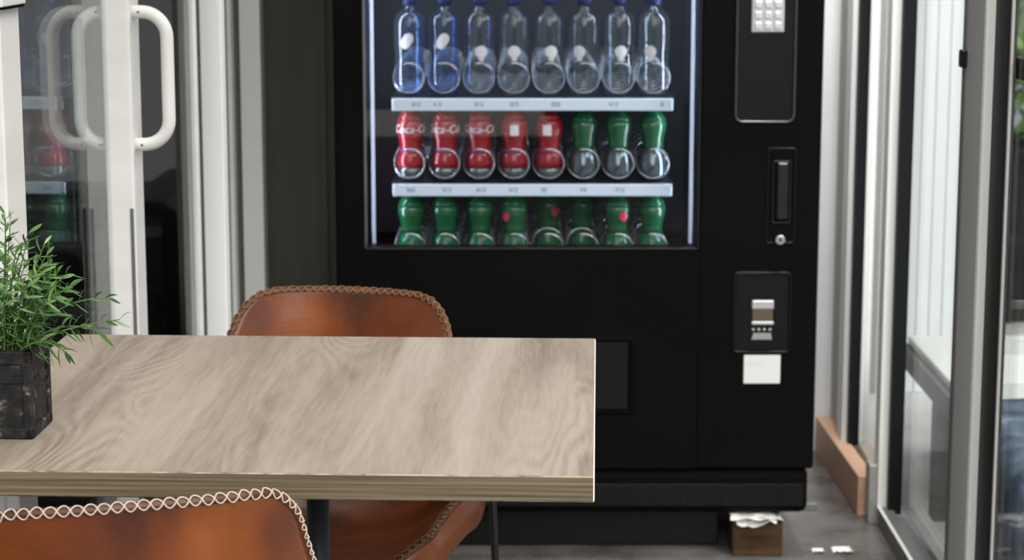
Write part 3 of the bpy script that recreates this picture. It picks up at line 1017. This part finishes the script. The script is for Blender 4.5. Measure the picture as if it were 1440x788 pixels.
MB().box(-.30, -.16, -.28, .28, .30, .86, .06, 4).build('backrest', M['sofa'], bc)
for s_ in (-1, 1):
    MB().box(-.26, .20, *sorted((s_*.22, s_*.32)), .14, .58, .045, 4).build('arm', M['sofa'], bc)
    for x in (-.2, .14):
        MB().box(x-.015, x+.015, s_*.24-.015, s_*.24+.015, 0, .145, .002).build('leg', M['black_metal'], bc)

# ------------------------------------------------------------------ outside on the right
wo = MB()
for k in range(9):
    wo.box(1.03 + k*.036, 1.03 + k*.036 + .0345, 5.90, 5.93, 0, 2.4, .003)
wo.box(1.03, 1.352, 5.925, 5.98, 0, 2.4)
struct(MB().box(.905, 1.028, 5.885, 5.98, 0, 2.4, .004).build('wall_outside_pier', M['grey_render']))
struct(wo.build('wall_outside', M['siding']))
bn = tag(empty('bench', (1.33, 4.35, 0)), 'low pale-topped bench with a dark frame outside the right glass wall', 'bench')
MB().box(-.37, .40, -.75, .72, .315, .335, .004).build('bench_top', M['bench_top'], bn)
MB().box(-.385, -.345, -.76, .73, .262, .314, .003).box(.36, .40, -.76, .73, .262, .314, .003).box(-.345, .36, -.76, -.72, .262, .314).box(-.345, .36, .69, .73, .262, .314).build('bench_frame', M['bench_frame'], bn)
for x in (-.365, .38):
    for y in (-.70, .30):
        MB().box(x-.02, x+.02, y-.03, y+.03, 0, .262, .003).build('leg', M['bench_frame'], bn)
cl = MB()
rows = []
for i in range(15):
    row = []
    for j in range(12):
        y = -.62 + .045 * i
        s = j / 11
        if s < .4: x, z = -.18 - .52 * s, .345
        else: x, z = -.405 - .012 * math.sin(i * 1.1) * (s - .4), .345 - (s - .4) * .40
        row.append(Vector((x - .004 * math.sin(i * .9), y, z + (.002 * math.sin(i + j) if s < .4 else 0))))
    rows.append(row)
cl.grid(rows)
clo = cl.build('blanket', M['blue_cloth'])
clo.location = (1.33, 4.35, 0)
md = clo.modifiers.new('thick', 'SOLIDIFY'); md.thickness = .004
tag(clo, 'blue-grey blanket hanging over the side of the pale bench outside', 'blanket')
pb = tag(empty('shrub_planter', (1.95, 7.2, 0)), 'charcoal planter box with a bright green shrub, outside the right glass wall', 'planter')
MB().box(-.42, .9, -.3, .3, 0, .56, .01).box(-.44, .92, -.32, .32, .54, .58, .006).build('planter_box', M['bin'], pb)
random.seed(5)
bu = MB()
for k in range(5200):
    th, ph = random.uniform(0, 2*PI), math.acos(random.uniform(-1, 1))
    rr_ = random.random() ** .4
    c = Vector((.02 + .78 * rr_ * math.sin(ph) * math.cos(th), .5 * rr_ * math.sin(ph) * math.sin(th), 1.15 + .72 * rr_ * math.cos(ph)))
    d = Vector((random.uniform(-1, 1), random.uniform(-1, 1), random.uniform(-.4, 1)))
    leaf(bu, c, d, Vector((random.uniform(-1, 1), .3, 1)), random.uniform(.05, .09), random.uniform(.012, .022))
bu.build('foliage', M['bush'], pb)
MB().tube([(.2, 0, .5), (.22, 0, 1.0), (.25, .02, 1.5)], [.03, .025, .012], 8).build('trunk', M['block'], pb)

# ------------------------------------------------------------------ light, world, camera
w = bpy.data.worlds.new('world'); S.world = w
w.use_nodes = True
N, L = w.node_tree.nodes, w.node_tree.links
bg = N['Background']
bg.inputs[0].default_value = (.90, .95, 1.0, 1)
bg.inputs[1].default_value = .52
def area(name, loc, rot, sx, sy, power, col):
    l = bpy.data.lights.new(name, 'AREA')
    l.shape = 'RECTANGLE'; l.size, l.size_y = sx, sy
    l.energy = power; l.color = col
    o = bpy.data.objects.new(name, l)
    COL.objects.link(o)
    o.location = loc; o.rotation_euler = rot
    return o
area('overhead_fill', (-.1, 2.9, 2.43), (0, 0, 0), .9, .9, 12, (1, .95, .88))  # added key light over the table, its source unseen
area('overhead_fill', (.30, 1.9, 2.43), (0, 0, 0), .7, .7, 11, (1, .95, .88))  # second added light, lifts the white strip on the right door
area('corner_fill', (.745, 4.28, 2.40), (.55, 0, 0), .14, .20, 36, (1, .98, .97))  # added fill that brightens the back wall strip, its source unseen
area('cooler_lamp', (.04, 4.47, 1.685), (0, 0, 0), .6, .05, .9, (.75, .85, 1))
area('cooler_side_lamp', (WX0 - .010, 4.424, 1.18), (PI/2, 0, -PI/2 + .25), .012, 1.0, 2.0, (.72, .82, 1))
area('cooler_side_lamp', (WX1 + .010, 4.424, 1.18), (PI/2, 0, PI/2 - .25), .012, 1.0, 2.0, (.72, .82, 1))
sun = bpy.data.lights.new('sun', 'SUN')
sun.energy = 4.0; sun.angle = math.radians(45); sun.color = (1, .97, .93)
sno = bpy.data.objects.new('sun', sun)
COL.objects.link(sno)
sno.rotation_euler = Vector((-.42, .62, -.66)).to_track_quat('-Z', 'Y').to_euler()
rear_fill = bpy.data.lights.new('rear_fill_light', 'SUN')  # added broad fill from behind the camera, lifts the back wall
rear_fill.energy = 1.05; rear_fill.angle = math.radians(36); rear_fill.color = (1, .98, .95)
lso = bpy.data.objects.new('rear_fill_light', rear_fill)
COL.objects.link(lso)
lso.rotation_euler = Vector((.02, .93, -.36)).to_track_quat('-Z', 'Y').to_euler()
cam = bpy.data.cameras.new('camera')
co = bpy.data.objects.new('camera', cam)
COL.objects.link(co)
co.location = (0, 0, 1.37)
co.rotation_euler = (PI/2 - math.radians(10.05), 0, 0)
cam.sensor_width = 36
cam.lens = 3000 / 1440 * 36
cam.dof.use_dof = True
cam.dof.focus_distance = 2.55
cam.dof.aperture_fstop = 9.0
S.camera = co
S.view_settings.view_transform = 'Standard'
S.view_settings.look = 'None'
S.view_settings.exposure = 0
S.view_settings.gamma = 1
S.view_settings.use_curve_mapping = False
